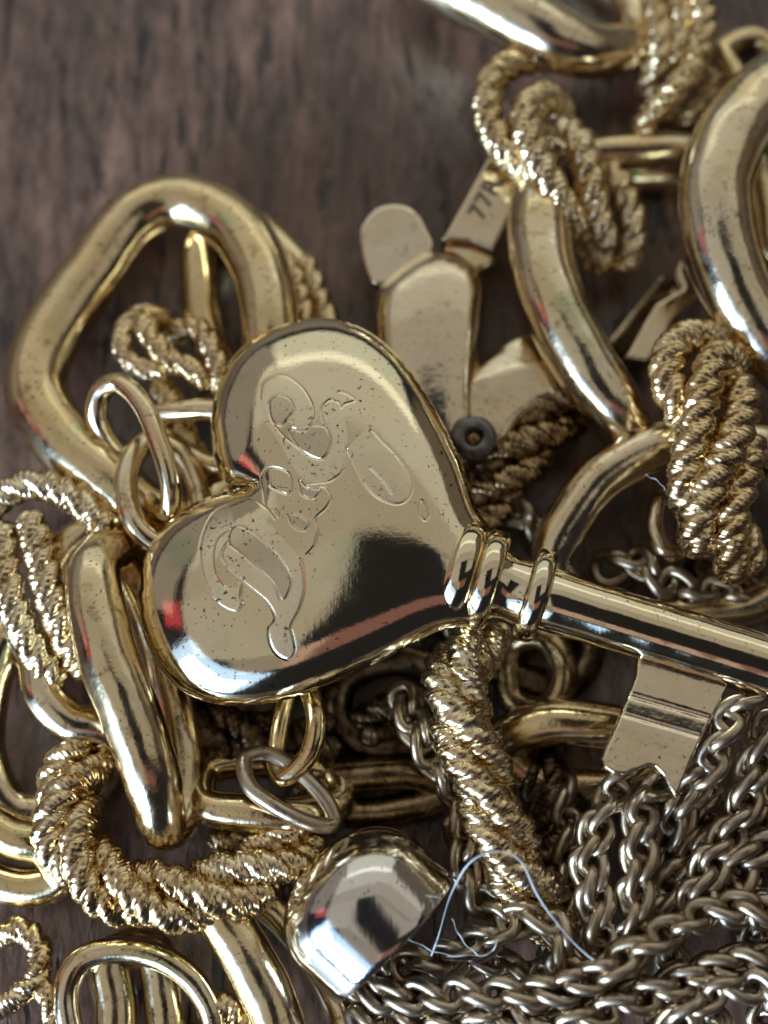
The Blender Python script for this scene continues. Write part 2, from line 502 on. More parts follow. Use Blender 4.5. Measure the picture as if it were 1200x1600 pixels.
smooth_link(RB, [(1240, 130, 6.6, 56), (1158, 190, 7.8, 58), (1120, 275, 8.4, 58), (1122, 365, 8.4, 58), (1152, 455, 7.9, 57), (1205, 545, 6.9, 52), (1290, 590, 5.4, 46), (1340, 430, 4.6, 44), (1320, 230, 5, 48)])
smooth_link(RB, [(1180, 230, 2.8), (1196, 320, 3.1), (1215, 400, 2.9), (1290, 430, 2.0), (1310, 300, 1.7), (1250, 210, 1.9)], 28)
smooth_link(RB, [(860, 885, 5.2, 34), (898, 800, 5.8, 37), (955, 735, 6.1, 39), (1035, 697, 6.1, 39), (1120, 690, 6.0, 39), (1205, 705, 5.6, 38), (1280, 770, 4.5, 36), (1265, 870, 3.4, 34),
                 (1180, 945, 2.8, 32), (1050, 965, 2.8, 32), (930, 950, 3.6, 32)])
smooth_link(RB, [(780, 1165, 2.8, 33), (845, 1132, 3.9, 36), (925, 1132, 4.1, 37), (1010, 1150, 3.5, 35), (1050, 1200, 2.2, 30), (960, 1225, 1.7, 28), (840, 1215, 1.7, 28)])
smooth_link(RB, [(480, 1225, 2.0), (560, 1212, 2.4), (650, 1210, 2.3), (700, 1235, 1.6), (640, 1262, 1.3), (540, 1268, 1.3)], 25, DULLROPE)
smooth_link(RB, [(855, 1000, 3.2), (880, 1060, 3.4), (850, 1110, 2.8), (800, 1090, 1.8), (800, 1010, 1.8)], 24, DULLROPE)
smooth_link(RB, [(1130, 80, 2.2), (1150, 120, 2.6), (1172, 165, 2.6), (1220, 190, 2.0), (1220, 110, 1.4), (1180, 60, 1.4)], 20)
rl = sub("rope_link", RB)
rope_run(rl, [(905, 92, 4.0), (830, 92, 5.4), (775, 118, 6.3), (762, 170, 6.8), (782, 225, 7.0), (830, 275, 6.6), (885, 325, 5.4), (925, 385, 4.0), (945, 430, 2.8)], 27)
rope_run(rl, [(885, 190, 2.6), (858, 155, 5.2), (824, 172, 7.2), (828, 215, 8.0), (850, 270, 8.2), (880, 325, 7.2), (905, 370, 5.4)], 28)
rope_run(rl, [(860, 250, 3.0), (876, 206, 4.8), (905, 222, 6.4), (922, 280, 6.6), (932, 345, 5.6), (950, 395, 4.2)], 27)
rope_run(rl, [(945, 255, 3.4), (975, 300, 4.3), (990, 355, 4.0), (980, 405, 3.0), (960, 420, 2.2)], 24)
rl = sub("rope_link", RB)
rope_run(rl, [(1012, -40, 4.0), (1028, 30, 4.6), (1030, 90, 4.4), (1012, 130, 3.2), (1030, 170, 1.8), (1060, 190, 1.2)], 22)
rope_run(rl, [(1060, -40, 4.2), (1065, 40, 4.4), (1045, 110, 3.6)], 22)
rope_run(rl, [(1085, -40, 5.0), (1102, 30, 5.4), (1088, 95, 5.5), (1050, 145, 5.3), (1010, 186, 4.4), (1003, 215, 2.6), (1030, 232, 1.3)], 23)
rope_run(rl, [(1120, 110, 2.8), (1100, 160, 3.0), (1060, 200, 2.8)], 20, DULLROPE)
rl = sub("rope_link", RB)
rope_run(rl, [(1140, 548, 6.2), (1095, 527, 7.8), (1055, 540, 8.6), (1042, 590, 9.0), (1062, 640, 8.8), (1085, 690, 7.8)], 31)
rope_run(rl, [(1165, 590, 7.4), (1125, 560, 9.0), (1105, 590, 9.8), (1092, 650, 10.2), (1075, 715, 10.0), (1068, 770, 9.4), (1075, 805, 8.2)], 31)
rope_run(rl, [(1150, 590, 8.2), (1160, 640, 9.4), (1140, 700, 10.0), (1108, 760, 10.0), (1088, 820, 9.4), (1095, 870, 8.0)], 32)
rope_run(rl, [(1175, 680, 7.6), (1165, 735, 8.8), (1145, 800, 9.0), (1140, 860, 8.2), (1150, 910, 6.6)], 31)
rope_run(rl, [(1110, 700, 7.0), (1130, 780, 7.0), (1165, 850, 6.4), (1170, 900, 5.4)], 30)
rl = sub("rope_link", RB)
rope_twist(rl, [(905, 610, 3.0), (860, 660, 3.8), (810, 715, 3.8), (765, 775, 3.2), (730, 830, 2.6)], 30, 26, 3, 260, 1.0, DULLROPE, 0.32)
rl = sub("rope_link", RB)
rope_twist(rl, [(770, 985, 5.0), (722, 1030, 7.0), (712, 1095, 8.0), (738, 1175, 8.2), (768, 1260, 7.8), (800, 1340, 6.8), (838, 1405, 4.8), (880, 1450, 2.4)], 27, 29, 3, 330, 2.0, ROPEG, 0.30, hand=-1)

smooth_link(RB, [(540, 1060, 1.5), (620, 1030, 1.7), (690, 1060, 1.6), (680, 1140, 1.5), (600, 1170, 1.4), (530, 1130, 1.4)], 26, GAPSHADE)  # from here on, dark low links added to fill gaps with shade
smooth_link(RB, [(740, 900, 1.5), (850, 930, 1.8), (920, 1000, 1.8), (880, 1070, 1.5), (770, 1040, 1.4), (700, 960, 1.4)], 26, GAPSHADE)
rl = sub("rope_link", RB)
rope_twist(rl, [(560, 1150, 1.6), (620, 1110, 2.0), (680, 1120, 1.8)], 20, 22, 3, 240, 0.2, GAPSHADE)
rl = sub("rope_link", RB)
rope_twist(rl, [(640, 640, 1.6), (690, 700, 2.0), (720, 770, 2.0), (740, 840, 1.8)], 24, 24, 3, 240, 0.2, GAPSHADE)
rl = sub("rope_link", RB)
rope_twist(rl, [(1060, 900, 1.6), (1130, 930, 2.0), (1210, 930, 1.8)], 24, 24, 3, 240, 0.2, GAPSHADE)
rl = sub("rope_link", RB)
rope_twist(rl, [(830, 1180, 1.6), (870, 1260, 2.0), (860, 1340, 2.0), (820, 1400, 1.6)], 24, 24, 3, 240, 0.2, GAPSHADE)

# ------------------------------------------------------------------ heart key
def inside(poly, x, y):
    c = np.zeros(x.shape, bool)
    n = len(poly)
    for i in range(n):
        x1, y1 = poly[i]; x2, y2 = poly[(i + 1) % n]
        if y1 == y2: continue
        c ^= ((y1 > y) != (y2 > y)) & (x < (x2 - x1) * (y - y1) / (y2 - y1) + x1)
    return c


def seg_dist(pts, x, y, closed):
    d = np.full(x.shape, 1e9)
    n = len(pts)
    for i in range(n if closed else n - 1):
        ax, ay = pts[i]; bx, by = pts[(i + 1) % n]
        L2 = (bx - ax) ** 2 + (by - ay) ** 2 + 1e-9
        t = np.clip(((x - ax) * (bx - ax) + (y - ay) * (by - ay)) / L2, 0, 1)
        d = np.minimum(d, np.hypot(x - ax - t * (bx - ax), y - ay - t * (by - ay)))
    return d


HEART = [(398, 757), (372, 758), (350, 751), (337, 725), (331, 690), (330, 645), (343, 595), (372, 548), (420, 515), (478, 498), (532, 500), (582, 521), (632, 567), (682, 642), (720, 718),
         (746, 795), (775, 840), (790, 910), (760, 968), (690, 985), (640, 1010), (580, 1040), (520, 1068), (450, 1093), (380, 1103), (320, 1097), (272, 1070), (237, 1022), (219, 972), (215, 920),
         (226, 868), (255, 824), (300, 788), (350, 768)]
hb, _ = crom([(a, b, 0) for a, b in HEART], 1200, True)
hb = hb[:, :2]
# soft pillow height: membrane over the outline
gx, gy = np.meshgrid(np.arange(190, 830, 5.0), np.arange(470, 1130, 5.0))
msk = inside(hb[::8].tolist(), gx, gy)
u = np.where(msk, 4000.0, 0.0)
for _ in range(2600):
    un = 0.25 * (np.roll(u, 1, 0) + np.roll(u, -1, 0) + np.roll(u, 1, 1) + np.roll(u, -1, 1)) + 25 * 0.25
    u = np.where(msk, un, 0.0)
u /= u.max()


def bil(x, y):
    fx = np.clip((x - 190) / 5, 0, gx.shape[1] - 1.001); fy = np.clip((y - 470) / 5, 0, gx.shape[0] - 1.001)
    i = fx.astype(int); j = fy.astype(int); a = fx - i; b = fy - j
    return (u[j, i] * (1 - a) + u[j, i + 1] * a) * (1 - b) + (u[j + 1, i] * (1 - a) + u[j + 1, i + 1] * a) * b


cx, cy = 500.0, 766.0
NR, NA = 320, 1200
sr = 1 - (1 - np.linspace(0, 1, NR)) ** 1.15
X = cx + sr[:, None] * (hb[None, :, 0] - cx)
Y = cy + sr[:, None] * (hb[None, :, 1] - cy)
dist = seg_dist(hb[::7].tolist(), X, Y, True)
uu = np.clip(bil(X, Y), 0, 1)
Rl = 100 - 84 * np.exp(-((X - 400) ** 2 + (Y - 757) ** 2) / 75.0 ** 2)
edge = np.sqrt(np.clip(1 - (1 - np.clip(dist / Rl, 0, 1)) ** 2, 0, 1))
Hh = 0.7 * edge + 3.1 * np.sqrt(uu)
Hh[-1] = 0
# engraved monogram, traced as thin cut lines
def cc(l): return [(a / 3.158 + 300, b / 3.158 + 560) for a, b in l]
CUTS = [
    (cc([(210, 825), (300, 860), (380, 930), (450, 1010), (490, 1090), (480, 1150), (445, 1195), (400, 1110), (330, 1040), (240, 960), (180, 905)]), True, 1),
    (cc([(250, 1215), (210, 1250), (120, 1200), (60, 1090), (40, 980), (50, 880), (100, 770), (180, 720), (200, 830), (130, 880), (105, 950), (110, 1050), (150, 1120), (190, 1130), (240, 1105), (240, 1180)]), True, 2),
    (cc([(250, 1215), (210, 1250), (120, 1200), (60, 1090), (40, 980), (50, 880), (100, 770), (180, 720), (280, 690), (360, 735), (410, 790)]), False, 0),
    (cc([(200, 830), (130, 880), (105, 950), (110, 1050), (150, 1120), (190, 1130), (240, 1105), (240, 1180), (252, 1212)]), False, 0),
    (cc([(180, 905), (160, 930), (150, 990), (230, 1080), (300, 1140), (370, 1200), (410, 1270), (400, 1310), (380, 1330), (385, 1400), (420, 1460), (480, 1485), (510, 1440), (500, 1370),
         (490, 1320), (530, 1240), (555, 1140), (550, 1040), (540, 990), (460, 900), (360, 800), (230, 790), (200, 840)]), True, 2),
    (cc([(565, 970), (605, 920), (620, 850), (610, 790), (660, 740), (685, 690), (660, 640), (630, 630)]), False, 0),
    (cc([(570, 620), (620, 615), (680, 605), (740, 560), (760, 500), (765, 450)]), False, 0),
    (cc([(475, 770), (495, 825), (550, 850), (572, 815), (530, 775)]), True, 1),
    (cc([(530, 605), (540, 670), (600, 690), (630, 650), (570, 640)]), True, 1),
    (cc([(360, 720), (350, 650), (340, 590), (370, 545), (420, 540), (480, 570), (490, 640), (470, 668), (420, 650), (385, 630)]), False, 0),
    (cc([(400, 745), (425, 780), (420, 755)]), True, 1),
    (cc([(335, 170), (345, 130), (390, 95), (460, 85), (540, 140), (590, 220), (600, 290), (570, 350), (510, 345), (470, 300), (505, 260), (480, 200), (420, 180), (380, 220), (390, 300),
         (440, 370), (510, 430), (580, 480), (640, 495), (680, 450), (685, 390), (650, 320), (640, 250), (680, 205), (720, 215), (760, 330), (765, 450), (745, 550), (680, 600), (560, 600), (490, 520), (420, 400), (340, 280)]), True, 2),
    (cc([(480, 360), (520, 345), (590, 330), (660, 340), (685, 400), (670, 460), (640, 495), (580, 480), (520, 430)]), True, 1),
    (cc([(380, 220), (420, 182), (480, 200), (503, 255), (470, 300), (440, 330), (395, 305)]), True, 1),
    (cc([(720, 170), (735, 240), (755, 225), (805, 205), (760, 172)]), True, 0),
    (cc([(765, 450), (800, 520), (850, 620), (920, 690), (1010, 720), (1070, 690), (1088, 620), (1060, 550), (1000, 470), (930, 400), (880, 340)]), True, 2),
    (cc([(880, 540), (940, 600), (985, 665)]), False, 0),
    (cc([(1130, 700), (1120, 760), (1150, 800), (1170, 760)]), True, 0),
]
FILL_TONE = np.zeros(X.shape, np.int32)  # marks counters with reflection tone and strokes with matte finish
CUTS += [
    (cc([(180, 905), (160, 930), (150, 990), (230, 1080), (300, 1140), (370, 1200), (410, 1270), (400, 1310), (380, 1330), (385, 1400), (420, 1460), (480, 1485), (510, 1440), (500, 1370),
         (490, 1320), (530, 1240), (555, 1140), (550, 1040), (540, 990)]), False, 0),
    (cc([(335, 200), (345, 130), (390, 95), (460, 85), (540, 140), (590, 220), (600, 290), (570, 350), (530, 358), (490, 340)]), False, 0),
    (cc([(380, 220), (390, 300), (440, 370), (510, 430), (580, 480), (640, 495), (680, 450), (685, 390), (650, 320), (640, 250), (680, 205), (720, 215)]), False, 0),
    (cc([(765, 450), (800, 520), (850, 620), (920, 690), (1010, 720), (1070, 690), (1088, 620), (1060, 550), (1000, 470), (930, 400), (880, 340)]), False, 0),
]
CUTS.sort(key=lambda c: -c[2])
for pts, cl, fill in CUTS:
    d, _ = crom([(a, b, 0) for a, b in pts], 90, cl)
    d = d[:, :2].tolist()
    xs = [q[0] for q in d]; ys = [q[1] for q in d]
    sel = (X > min(xs) - 12) & (X < max(xs) + 12) & (Y > min(ys) - 12) & (Y < max(ys) + 12)
    xx, yy = X[sel], Y[sel]
    ds = seg_dist(d, xx, yy, cl)
    dep = (0.0 if fill == 2 else 0.042) * np.exp(-(ds / 1.7) ** 2)
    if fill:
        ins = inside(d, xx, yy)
        FILL_TONE[sel] = np.where(ins, fill, FILL_TONE[sel])
    Hh[sel] -= dep
HZ = 8.8
slope = (X - 480) * K * math.tan(R(7.0))
top = P(X.ravel(), Y.ravel(), (HZ + slope + Hh).ravel())
NRB = 40
sb = np.linspace(1, 0, NRB + 1)[1:]
Xb = cx + sb[:, None] * (hb[None, :, 0] - cx); Yb = cy + sb[:, None] * (hb[None, :, 1] - cy)
db = seg_dist(hb[::7].tolist(), Xb, Yb, True)
eb = np.sqrt(np.clip(1 - (1 - np.clip(db / 100.0, 0, 1)) ** 2, 0, 1))
zb = HZ + (Xb - 480) * K * math.tan(R(7.0)) - 1.75 * eb - 0.8 * np.sqrt(np.clip(bil(Xb, Yb), 0, 1)) * eb ** 0.5
base_xy = P(Xb.ravel(), Yb.ravel(), HZ + ((Xb - 480) * K * math.tan(R(7.0))).ravel())
base_xy[:, 2] = zb.ravel()
vv = np.vstack([top, base_xy])
nrow = NR + NRB
i = np.arange(nrow - 1)[:, None]; j = np.arange(NA)[None, :]; j2 = (j + 1) % NA
ff = np.stack([i * NA + j, i * NA + j2, (i + 1) * NA + j2, (i + 1) * NA + j], -1).reshape(-1, 4)[:, ::-1]
KEY = thing("heart_key", P(500, 850, 0), "large gold heart-shaped key with an engraved monogram, on top of the pile", "key pendant")
ho = mesh("heart", vv, ff.tolist(), HEARTG, KEY)
ho["label"] = "puffed gold heart with an engraved script monogram"
ho.data.materials.append(COUNTERG)
ho.data.materials.append(MATTEG)
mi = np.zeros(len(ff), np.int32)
mi[:(NR - 1) * NA] = FILL_TONE[:-1].ravel()
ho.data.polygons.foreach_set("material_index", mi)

# shaft, collars: turned along one axis
A0 = P(700, 888, 9.9); A1 = P(1260, 1061, 9.9)
ax = (A1 - A0) / np.linalg.norm(A1 - A0)
pxl = 0.0399
def lathe(a0, axis, prof, k=48, closed_ends=True):
    n1 = np.cross(axis, [0, 0, 1.0]); n1 /= np.linalg.norm(n1); n2 = np.cross(n1, axis)
    th = np.arange(k) * 2 * math.pi / k
    v = []
    for s_, r_ in prof:
        v.append(a0 + axis * s_ + (np.cos(th)[:, None] * n1 + np.sin(th)[:, None] * n2) * r_)
    v = np.vstack(v)
    m = len(prof)
    f = [[i * k + j, i * k + (j + 1) % k, (i + 1) * k + (j + 1) % k, (i + 1) * k + j] for i in range(m - 1) for j in range(k)]
    if closed_ends:
        f.append(list(range(k))[::-1]); f.append([(m - 1) * k + j for j in range(k)])
    return v, f
def ringprof(s, w, r_in, r_out, n=11):
    out = [(s - w, r_in)]
    for t_ in np.linspace(0, math.pi, n):
        out.append((s - w * math.cos(t_), r_in + (r_out - r_in) * math.sin(t_) ** 0.55))
    out.append((s + w, r_in))
    return out
q = lambda pp: [(a * pxl, b * pxl) for a, b in pp]
v, f = lathe(A0, ax, q(ringprof(22, 22, 60, 85, 19))); mesh("collar", v, f, HEARTG, KEY)
v, f = lathe(A0, ax, q(ringprof(62, 19, 60, 80, 19))); mesh("collar", v, f, HEARTG, KEY)
v, f = lathe(A0, ax, q([(-10, 60), (66, 62), (78, 58), (88, 52), (100, 50), (118, 52), (130, 56), (140, 56)])); mesh("neck", v, f, HEARTG, KEY)
v, f = lathe(A0, ax, q(ringprof(140, 18, 52, 74, 17))); mesh("collar", v, f, HEARTG, KEY)
v, f = lathe(A0, ax, q([(150, 44), (153, 48), (160, 50), (175, 49)] + [(175 + i * 14, 48 + 0.4 * math.sin(i * 1.3)) for i in range(1, 32)]), 64); mesh("shaft", v, f, HEARTG, KEY)


def slab(name, poly, z0, th, bev, mat, parent, n=220, zfun=None, dome=0.0, smooth=True, nr=14):
    """plate with a rounded rim: outline in picture pixels, top at z0, thickness th, rim radius bev px"""
    b, _ = crom([(a, c, 0) for a, c in poly], n, True) if smooth else (None, None)
    if not smooth:
        pp = np.array(poly, float); L = np.r_[0, np.cumsum(np.linalg.norm(np.diff(np.vstack([pp, pp[:1]]), axis=0), axis=1))]
        t_ = np.linspace(0, L[-1], n, endpoint=False)
        cl = np.vstack([pp, pp[:1]])
        b = np.stack([np.interp(t_, L, cl[:, 0]), np.interp(t_, L, cl[:, 1])], 1)
    b = b[:, :2]
    c0 = b.mean(0)
    s_ = np.r_[np.linspace(0, 0.6, nr // 2, endpoint=False), 1 - np.linspace(1, 0, nr) ** 2 * 0.4]
    XX = c0[0] + s_[:, None] * (b[None, :, 0] - c0[0]); YY = c0[1] + s_[:, None] * (b[None, :, 1] - c0[1])
    d = seg_dist(b[::2].tolist(), XX, YY, True)
    d[-1] = 0
    e = np.sqrt(np.clip(1 - (1 - np.clip(d / bev, 0, 1)) ** 2, 0, 1))
    rim = min(th * 0.5, bev * K) if dome == 0 else th * 0.5
    Z = z0 - rim + rim * e + dome * np.sqrt(np.clip(d / max(d.max(), 1), 0, 1)) * e
    if zfun is not None:
        Z = Z + zfun(XX, YY)
    tv = P(XX.ravel(), YY.ravel(), Z.ravel())
    m = len(s_)
    low = tv[-n:].copy(); low[:, 2] -= (th - rim)
    if dome > 0:
        low[:, :2] = low[:, :2].mean(0) + (low[:, :2] - low[:, :2].mean(0)) * 0.8
    cen = low.mean(0)
    vv = np.vstack([tv, low, cen[None]])
    f = [[(i + 1) * n + j, (i + 1) * n + (j + 1) % n, i * n + (j + 1) % n, i * n + j] for i in range(m) for j in range(n)]
    f += [[(m + 1) * n, m * n + (j + 1) % n, m * n + j] for j in range(n)]
    return mesh(name, vv, f, mat, parent)


BIT = [(998, 1020), (992, 1060), (980, 1090), (964, 1130), (946, 1170), (940, 1186), (944, 1200), (958, 1209), (975, 1211), (995, 1204), (1012, 1197), (1024, 1199), (1036, 1212), (1046, 1232), (1055, 1246),
       (1064, 1228), (1080, 1188), (1098, 1150), (1118, 1112), (1134, 1080), (1145, 1060)]
def bitz(x, y):
    d1 = np.abs((y - 1087) - (x - 985) * 0.29) ; d2 = np.abs((y - 1116) - (x - 975) * 0.29)
    s_ = (y - 1116) - (x - 975) * 0.29
    return (y - 1100) * K * math.tan(R(7)) - 0.14 * np.exp(-(d1 / 4.5) ** 2) - 0.10 * np.exp(-(d2 / 4.0) ** 2) - 0.12 * np.clip((s_ + 29) / 29, 0, 1)
slab("bit", BIT, 10.2, 1.3, 6, CLASPG, KEY, 300, bitz, nr=60, smooth=False)

# ------------------------------------------------------------------ swivel clasp
CL = thing("trigger_clasp", P(710, 520, 0), "gold swivel clasp with thumb lever and stamped stem, wedged above the heart", "clasp")
def puff(name, poly, z0, H, drop, mat, parent, n=240, nr=60):
    """rounded body blown up over an outline"""
    b_, _ = crom([(a_, c_, 0) for a_, c_ in poly], n, True)
    b_ = b_[:, :2]
    x0, y0 = b_.min(0) - 8; x1, y1 = b_.max(0) + 8
    gx_, gy_ = np.meshgrid(np.arange(x0, x1, 3.0), np.arange(y0, y1, 3.0))
    m_ = inside(b_[::2].tolist(), gx_, gy_)
    w_ = np.where(m_, 500.0, 0.0)
    for _ in range(1500):
        w_ = np.where(m_, 0.25 * (np.roll(w_, 1, 0) + np.roll(w_, -1, 0) + np.roll(w_, 1, 1) + np.roll(w_, -1, 1)) + 2.25, 0.0)
    w_ /= w_.max()
    c_ = b_.mean(0)
    s_ = np.linspace(0, 1, nr)
    XX = c_[0] + s_[:, None] * (b_[None, :, 0] - c_[0]); YY = c_[1] + s_[:, None] * (b_[None, :, 1] - c_[1])
    fx = (XX - x0) / 3; fy = (YY - y0) / 3
    ii = np.clip(fx.astype(int), 0, gx_.shape[1] - 2); jj = np.clip(fy.astype(int), 0, gx_.shape[0] - 2); aa = fx - ii; bb = fy - jj
    hh = (w_[jj, ii] * (1 - aa) + w_[jj, ii + 1] * aa) * (1 - bb) + (w_[jj + 1, ii] * (1 - aa) + w_[jj + 1, ii + 1] * aa) * bb
    dd = np.clip(seg_dist(b_[::2].tolist(), XX, YY, True) / 26.0, 0, 1)
    hh = np.sqrt(np.clip(hh, 0, 1)) * 0.6 + 0.4 * np.sqrt(1 - (1 - dd) ** 2)
    hh[-1] = 0
    tv = P(XX.ravel(), YY.ravel(), (z0 + H * hh).ravel())
    low = tv[-n:].copy(); low[:, :2] = low[:, :2].mean(0) + (low[:, :2] - low[:, :2].mean(0)) * 0.82; low[:, 2] -= drop
    f_ = [[(i + 1) * n + j, (i + 1) * n + (j + 1) % n, i * n + (j + 1) % n, i * n + j] for i in range(nr) for j in range(n)]
    f_ += [[nr * n + (j + 1) % n, nr * n + j, (nr + 1) * n] for j in range(n)]
    return mesh(name, np.vstack([tv, low, low.mean(0)[None]]), f_, mat, parent)


puff("body", [(589, 453), (602, 434), (625, 415), (654, 396), (690, 388), (722, 396), (748, 417), (759, 446), (758, 495), (753, 553), (750, 600), (750, 660), (752, 715), (712, 736), (650, 705), (606, 640), (588, 570), (584, 505)],
     3.4, 3.3, 1.2, CLASPG, CL)
slab("side_arm", [(735, 582), (768, 552), (817, 522), (850, 548), (880, 612), (845, 634), (810, 660), (790, 690), (760, 700), (716, 672), (708, 630)], 5.5, 2.8, 16, CLASPG, CL, 200,
     zfun=lambda x, y: -0.55 * np.clip(((600 - y) - (x - 720) * 0.28) / 26, 0, 1.4))
lv = slab("thumb_lever", [(562, 368), (566, 349), (589, 324), (622, 318), (651, 331), (667, 355), (677, 388), (650, 425), (592, 447), (573, 423)], 4.6, 1.4, 7, CLASPG, CL, 160)
slab("stem", [(690, 376), (732, 300), (776, 222), (850, 250), (808, 316), (770, 392), (735, 378)], 4.9, 1.8, 6, CLASPG, CL, 200, smooth=False, nr=20)
slab("stem_collar", [(694, 384), (720, 380), (770, 398), (768, 416), (740, 424), (700, 412)], 4.3, 2.0, 10, GOLD, CL, 100)
# stamped mark along the stem
fc = bpy.data.curves.new("stamped_mark", 'FONT')
fc.body = "77R"
fc.size = 1.75 * MM
fc.align_x = 'CENTER'; fc.align_y = 'CENTER'
fc.extrude = 0.00001
fc.space_character = 1.15
fc.offset = 0.00004
fo = bpy.data.objects.new("stamped_mark", fc)
fm = bpy.data.meshes.new_from_object(fo)
bpy.data.objects.remove(fo)
fo = bpy.data.objects.new("stamped_mark", fm)
scene.collection.objects.link(fo)
fo.parent = CL
pc = P(759, 311, 4.92); d_ = P(792, 250, 4.92) - P(735, 356, 4.92)
fo.location = Vector((pc - ORIG[CL.name]) * MM)
fo.rotation_euler = (0, 0, math.atan2(d_[1], d_[0]))
fm.materials.clear()
fm.materials.append(INK)
# rivet
rc = P(741, 683, 6.6)
prof = [(-0.5, 0.50), (0.0, 0.54), (0.16, 0.64), (0.20, 0.80), (0.14, 1.10), (0.02, 1.36), (-0.16, 1.47), (-0.5, 1.5), (-2.5, 1.45)]
v, f = lathe(rc, np.array([0.05, -0.1, 1.0]) / np.linalg.norm([0.05, -0.1, 1.0]), prof[::-1], 32, False)
v = v + 0.05 * np.stack([np.sin(v[:, 1] * 4.3 + 1), np.cos(v[:, 0] * 3.7), np.sin(v[:, 0] * 5 + v[:, 1] * 3)], 1)
o = mesh("rivet", v, f, DARKM, CL); o["label"] = "dark corroded tubular rivet"
v, f = lathe(rc, np.array([0.05, -0.1, 1.0]) / np.linalg.norm([0.05, -0.1, 1.0]), [(-2.0, 0.5), (-0.3, 0.5), (-0.2, 0.4), (-0.15, 0.01)], 20, False)
mesh("rivet_core", v, f, DULLROPE, o)

# folded plate of the clasp's other half
CP = thing("clasp_plate", P(1035, 490, 0), "flat bent gold plate between the crescent link and the corner link", "clasp plate")
slab("plate", [(1062, 405), (1078, 420), (1096, 456), (1052, 502), (1014, 566), (975, 560), (1005, 505), (1024, 474), (1068, 450), (1058, 425)], 3.2, 0.8, 6, CLASPG, CP, 200, smooth=False)
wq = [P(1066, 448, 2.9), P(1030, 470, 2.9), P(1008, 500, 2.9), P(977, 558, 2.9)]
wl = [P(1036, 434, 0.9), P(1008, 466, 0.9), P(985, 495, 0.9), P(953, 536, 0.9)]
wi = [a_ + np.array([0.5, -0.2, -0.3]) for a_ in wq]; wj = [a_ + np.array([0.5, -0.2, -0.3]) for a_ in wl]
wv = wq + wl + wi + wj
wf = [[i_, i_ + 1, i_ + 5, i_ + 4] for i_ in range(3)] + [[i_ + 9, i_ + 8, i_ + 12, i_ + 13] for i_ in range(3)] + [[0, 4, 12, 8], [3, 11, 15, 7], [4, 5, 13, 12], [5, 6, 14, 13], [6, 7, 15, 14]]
mesh("side_wall", wv, wf, DULLROPE, CP, smooth=False)  # duller gold than the plate: the wall's shade put into colour
p, rad, L = to_path([(952, 536, 1.0), (990, 489, 1.0), (1036, 433, 1.0)], 30, False, 4)
v, f = tube_mesh(p, rad, 10); mesh("plate_edge", v, f, CLASPG, CP)

# ------------------------------------------------------------------ jump rings
def ring(name, pts, r, mat, label, group="loose jump rings", cat="jump ring", flat=1.0):
    p, rad, L = to_path(pts, 120, True, r)
    v, f = tube_mesh(p, rad, 20, True, flat=flat, lump=0.006)
    o = mesh(name, v, f, mat, None, origin=[p[:, 0].mean(), p[:, 1].mean(), p[:, 2].min()])
    return tag(o, label, cat, group)


ring("jump_ring", [(150, 645, 6.4), (160, 610, 7.2), (188, 600, 7.8), (222, 632, 8.4), (248, 690, 8.7), (266, 755, 8.4), (262, 800, 7.2), (236, 790, 5.8), (198, 730, 5.0), (165, 685, 5.4)], 17, GOLD,
     "slim oval gold jump ring looped through the large twisted link")
ring("jump_ring", [(238, 690, 5.6), (208, 712, 6.4), (196, 765, 6.9), (212, 820, 7.0), (250, 850, 6.6), (300, 840, 5.6), (312, 780, 5.0), (285, 715, 5.0)], 19, GOLD,
     "broad gold jump ring tucked under the heart's lower lobe")
ring("jump_ring", [(478, 1070, 6.0), (494, 1125, 6.6), (482, 1180, 6.4), (442, 1215, 5.6), (432, 1180, 4.6), (440, 1120, 4.4), (455, 1070, 4.6)], 16, GOLD,
     "gold jump ring hanging below the heart's lower edge")
ring("jump_ring", [(384, 1185, 5.8), (390, 1228, 6.6), (430, 1260, 7.0), (485, 1286, 6.6), (520, 1288, 5.9), (514, 1258, 5.8), (478, 1216, 5.8), (424, 1180, 5.4)], 13, CHAINM,
     "thin silvery jump ring above the domed cap")
ring("jump_ring", [(110, 1610, 2.8), (104, 1545, 3.0), (128, 1500, 3.2), (190, 1484, 3.4), (258, 1500, 3.4), (312, 1545, 3.2), (335, 1610, 2.8), (300, 1690, 2.4), (200, 1710, 2.2), (135, 1680, 2.4)], 21, GOLD,
     "round gold ring on the wood at the lower edge of the picture")
ring("jump_ring", [(1028, 782, 4.4), (1022, 820, 5.0), (1036, 856, 5.0), (1060, 862, 4.4), (1066, 820, 3.8), (1052, 784, 3.8)], 14, GOLD,
     "small gold jump ring inside the arched link, left of the rope")
ring("jump_ring", [(240, 655, 4.6), (290, 642, 5.4), (345, 645, 5.8), (380, 690, 5.6), (350, 730, 4.6), (280, 700, 4.2)], 18, GOLD,
     "gold jump ring partly hidden at the notch side of the heart")

# ------------------------------------------------------------------ tassel: cap and fine curb chains
TS = thing("chain_tassel", P(800, 1480, 0), "tassel of fine curb chains with a polished domed cap, below the key", "tassel")
ca = P(533, 1383, 6.3); cb = P(620, 1470, 6.3)
cax = (cb - ca); cax[2] -= 0.5; cax /= np.linalg.norm(cax)
c0_ = P(617, 1468, 6.2)
prof = []
for t_ in np.linspace(0, math.pi / 2, 22):
    prof.append((-2.9 - 3.9 * math.cos(t_), max(0.02, 5.15 * math.sin(t_) ** 0.85)))
prof += [(-2.2, 5.16), (-1.4, 5.16), (-0.6, 5.15), (-0.1, 5.13), (0.0, 5.05), (-0.05, 4.75), (-0.6, 4.7), (-2.5, 4.65), (-4.5, 3.6)]
v, f = lathe(c0_, cax, prof, 96, False)
capo = mesh("cap", v, f, CAPM, TS); capo["label"] = "polished domed end cap"

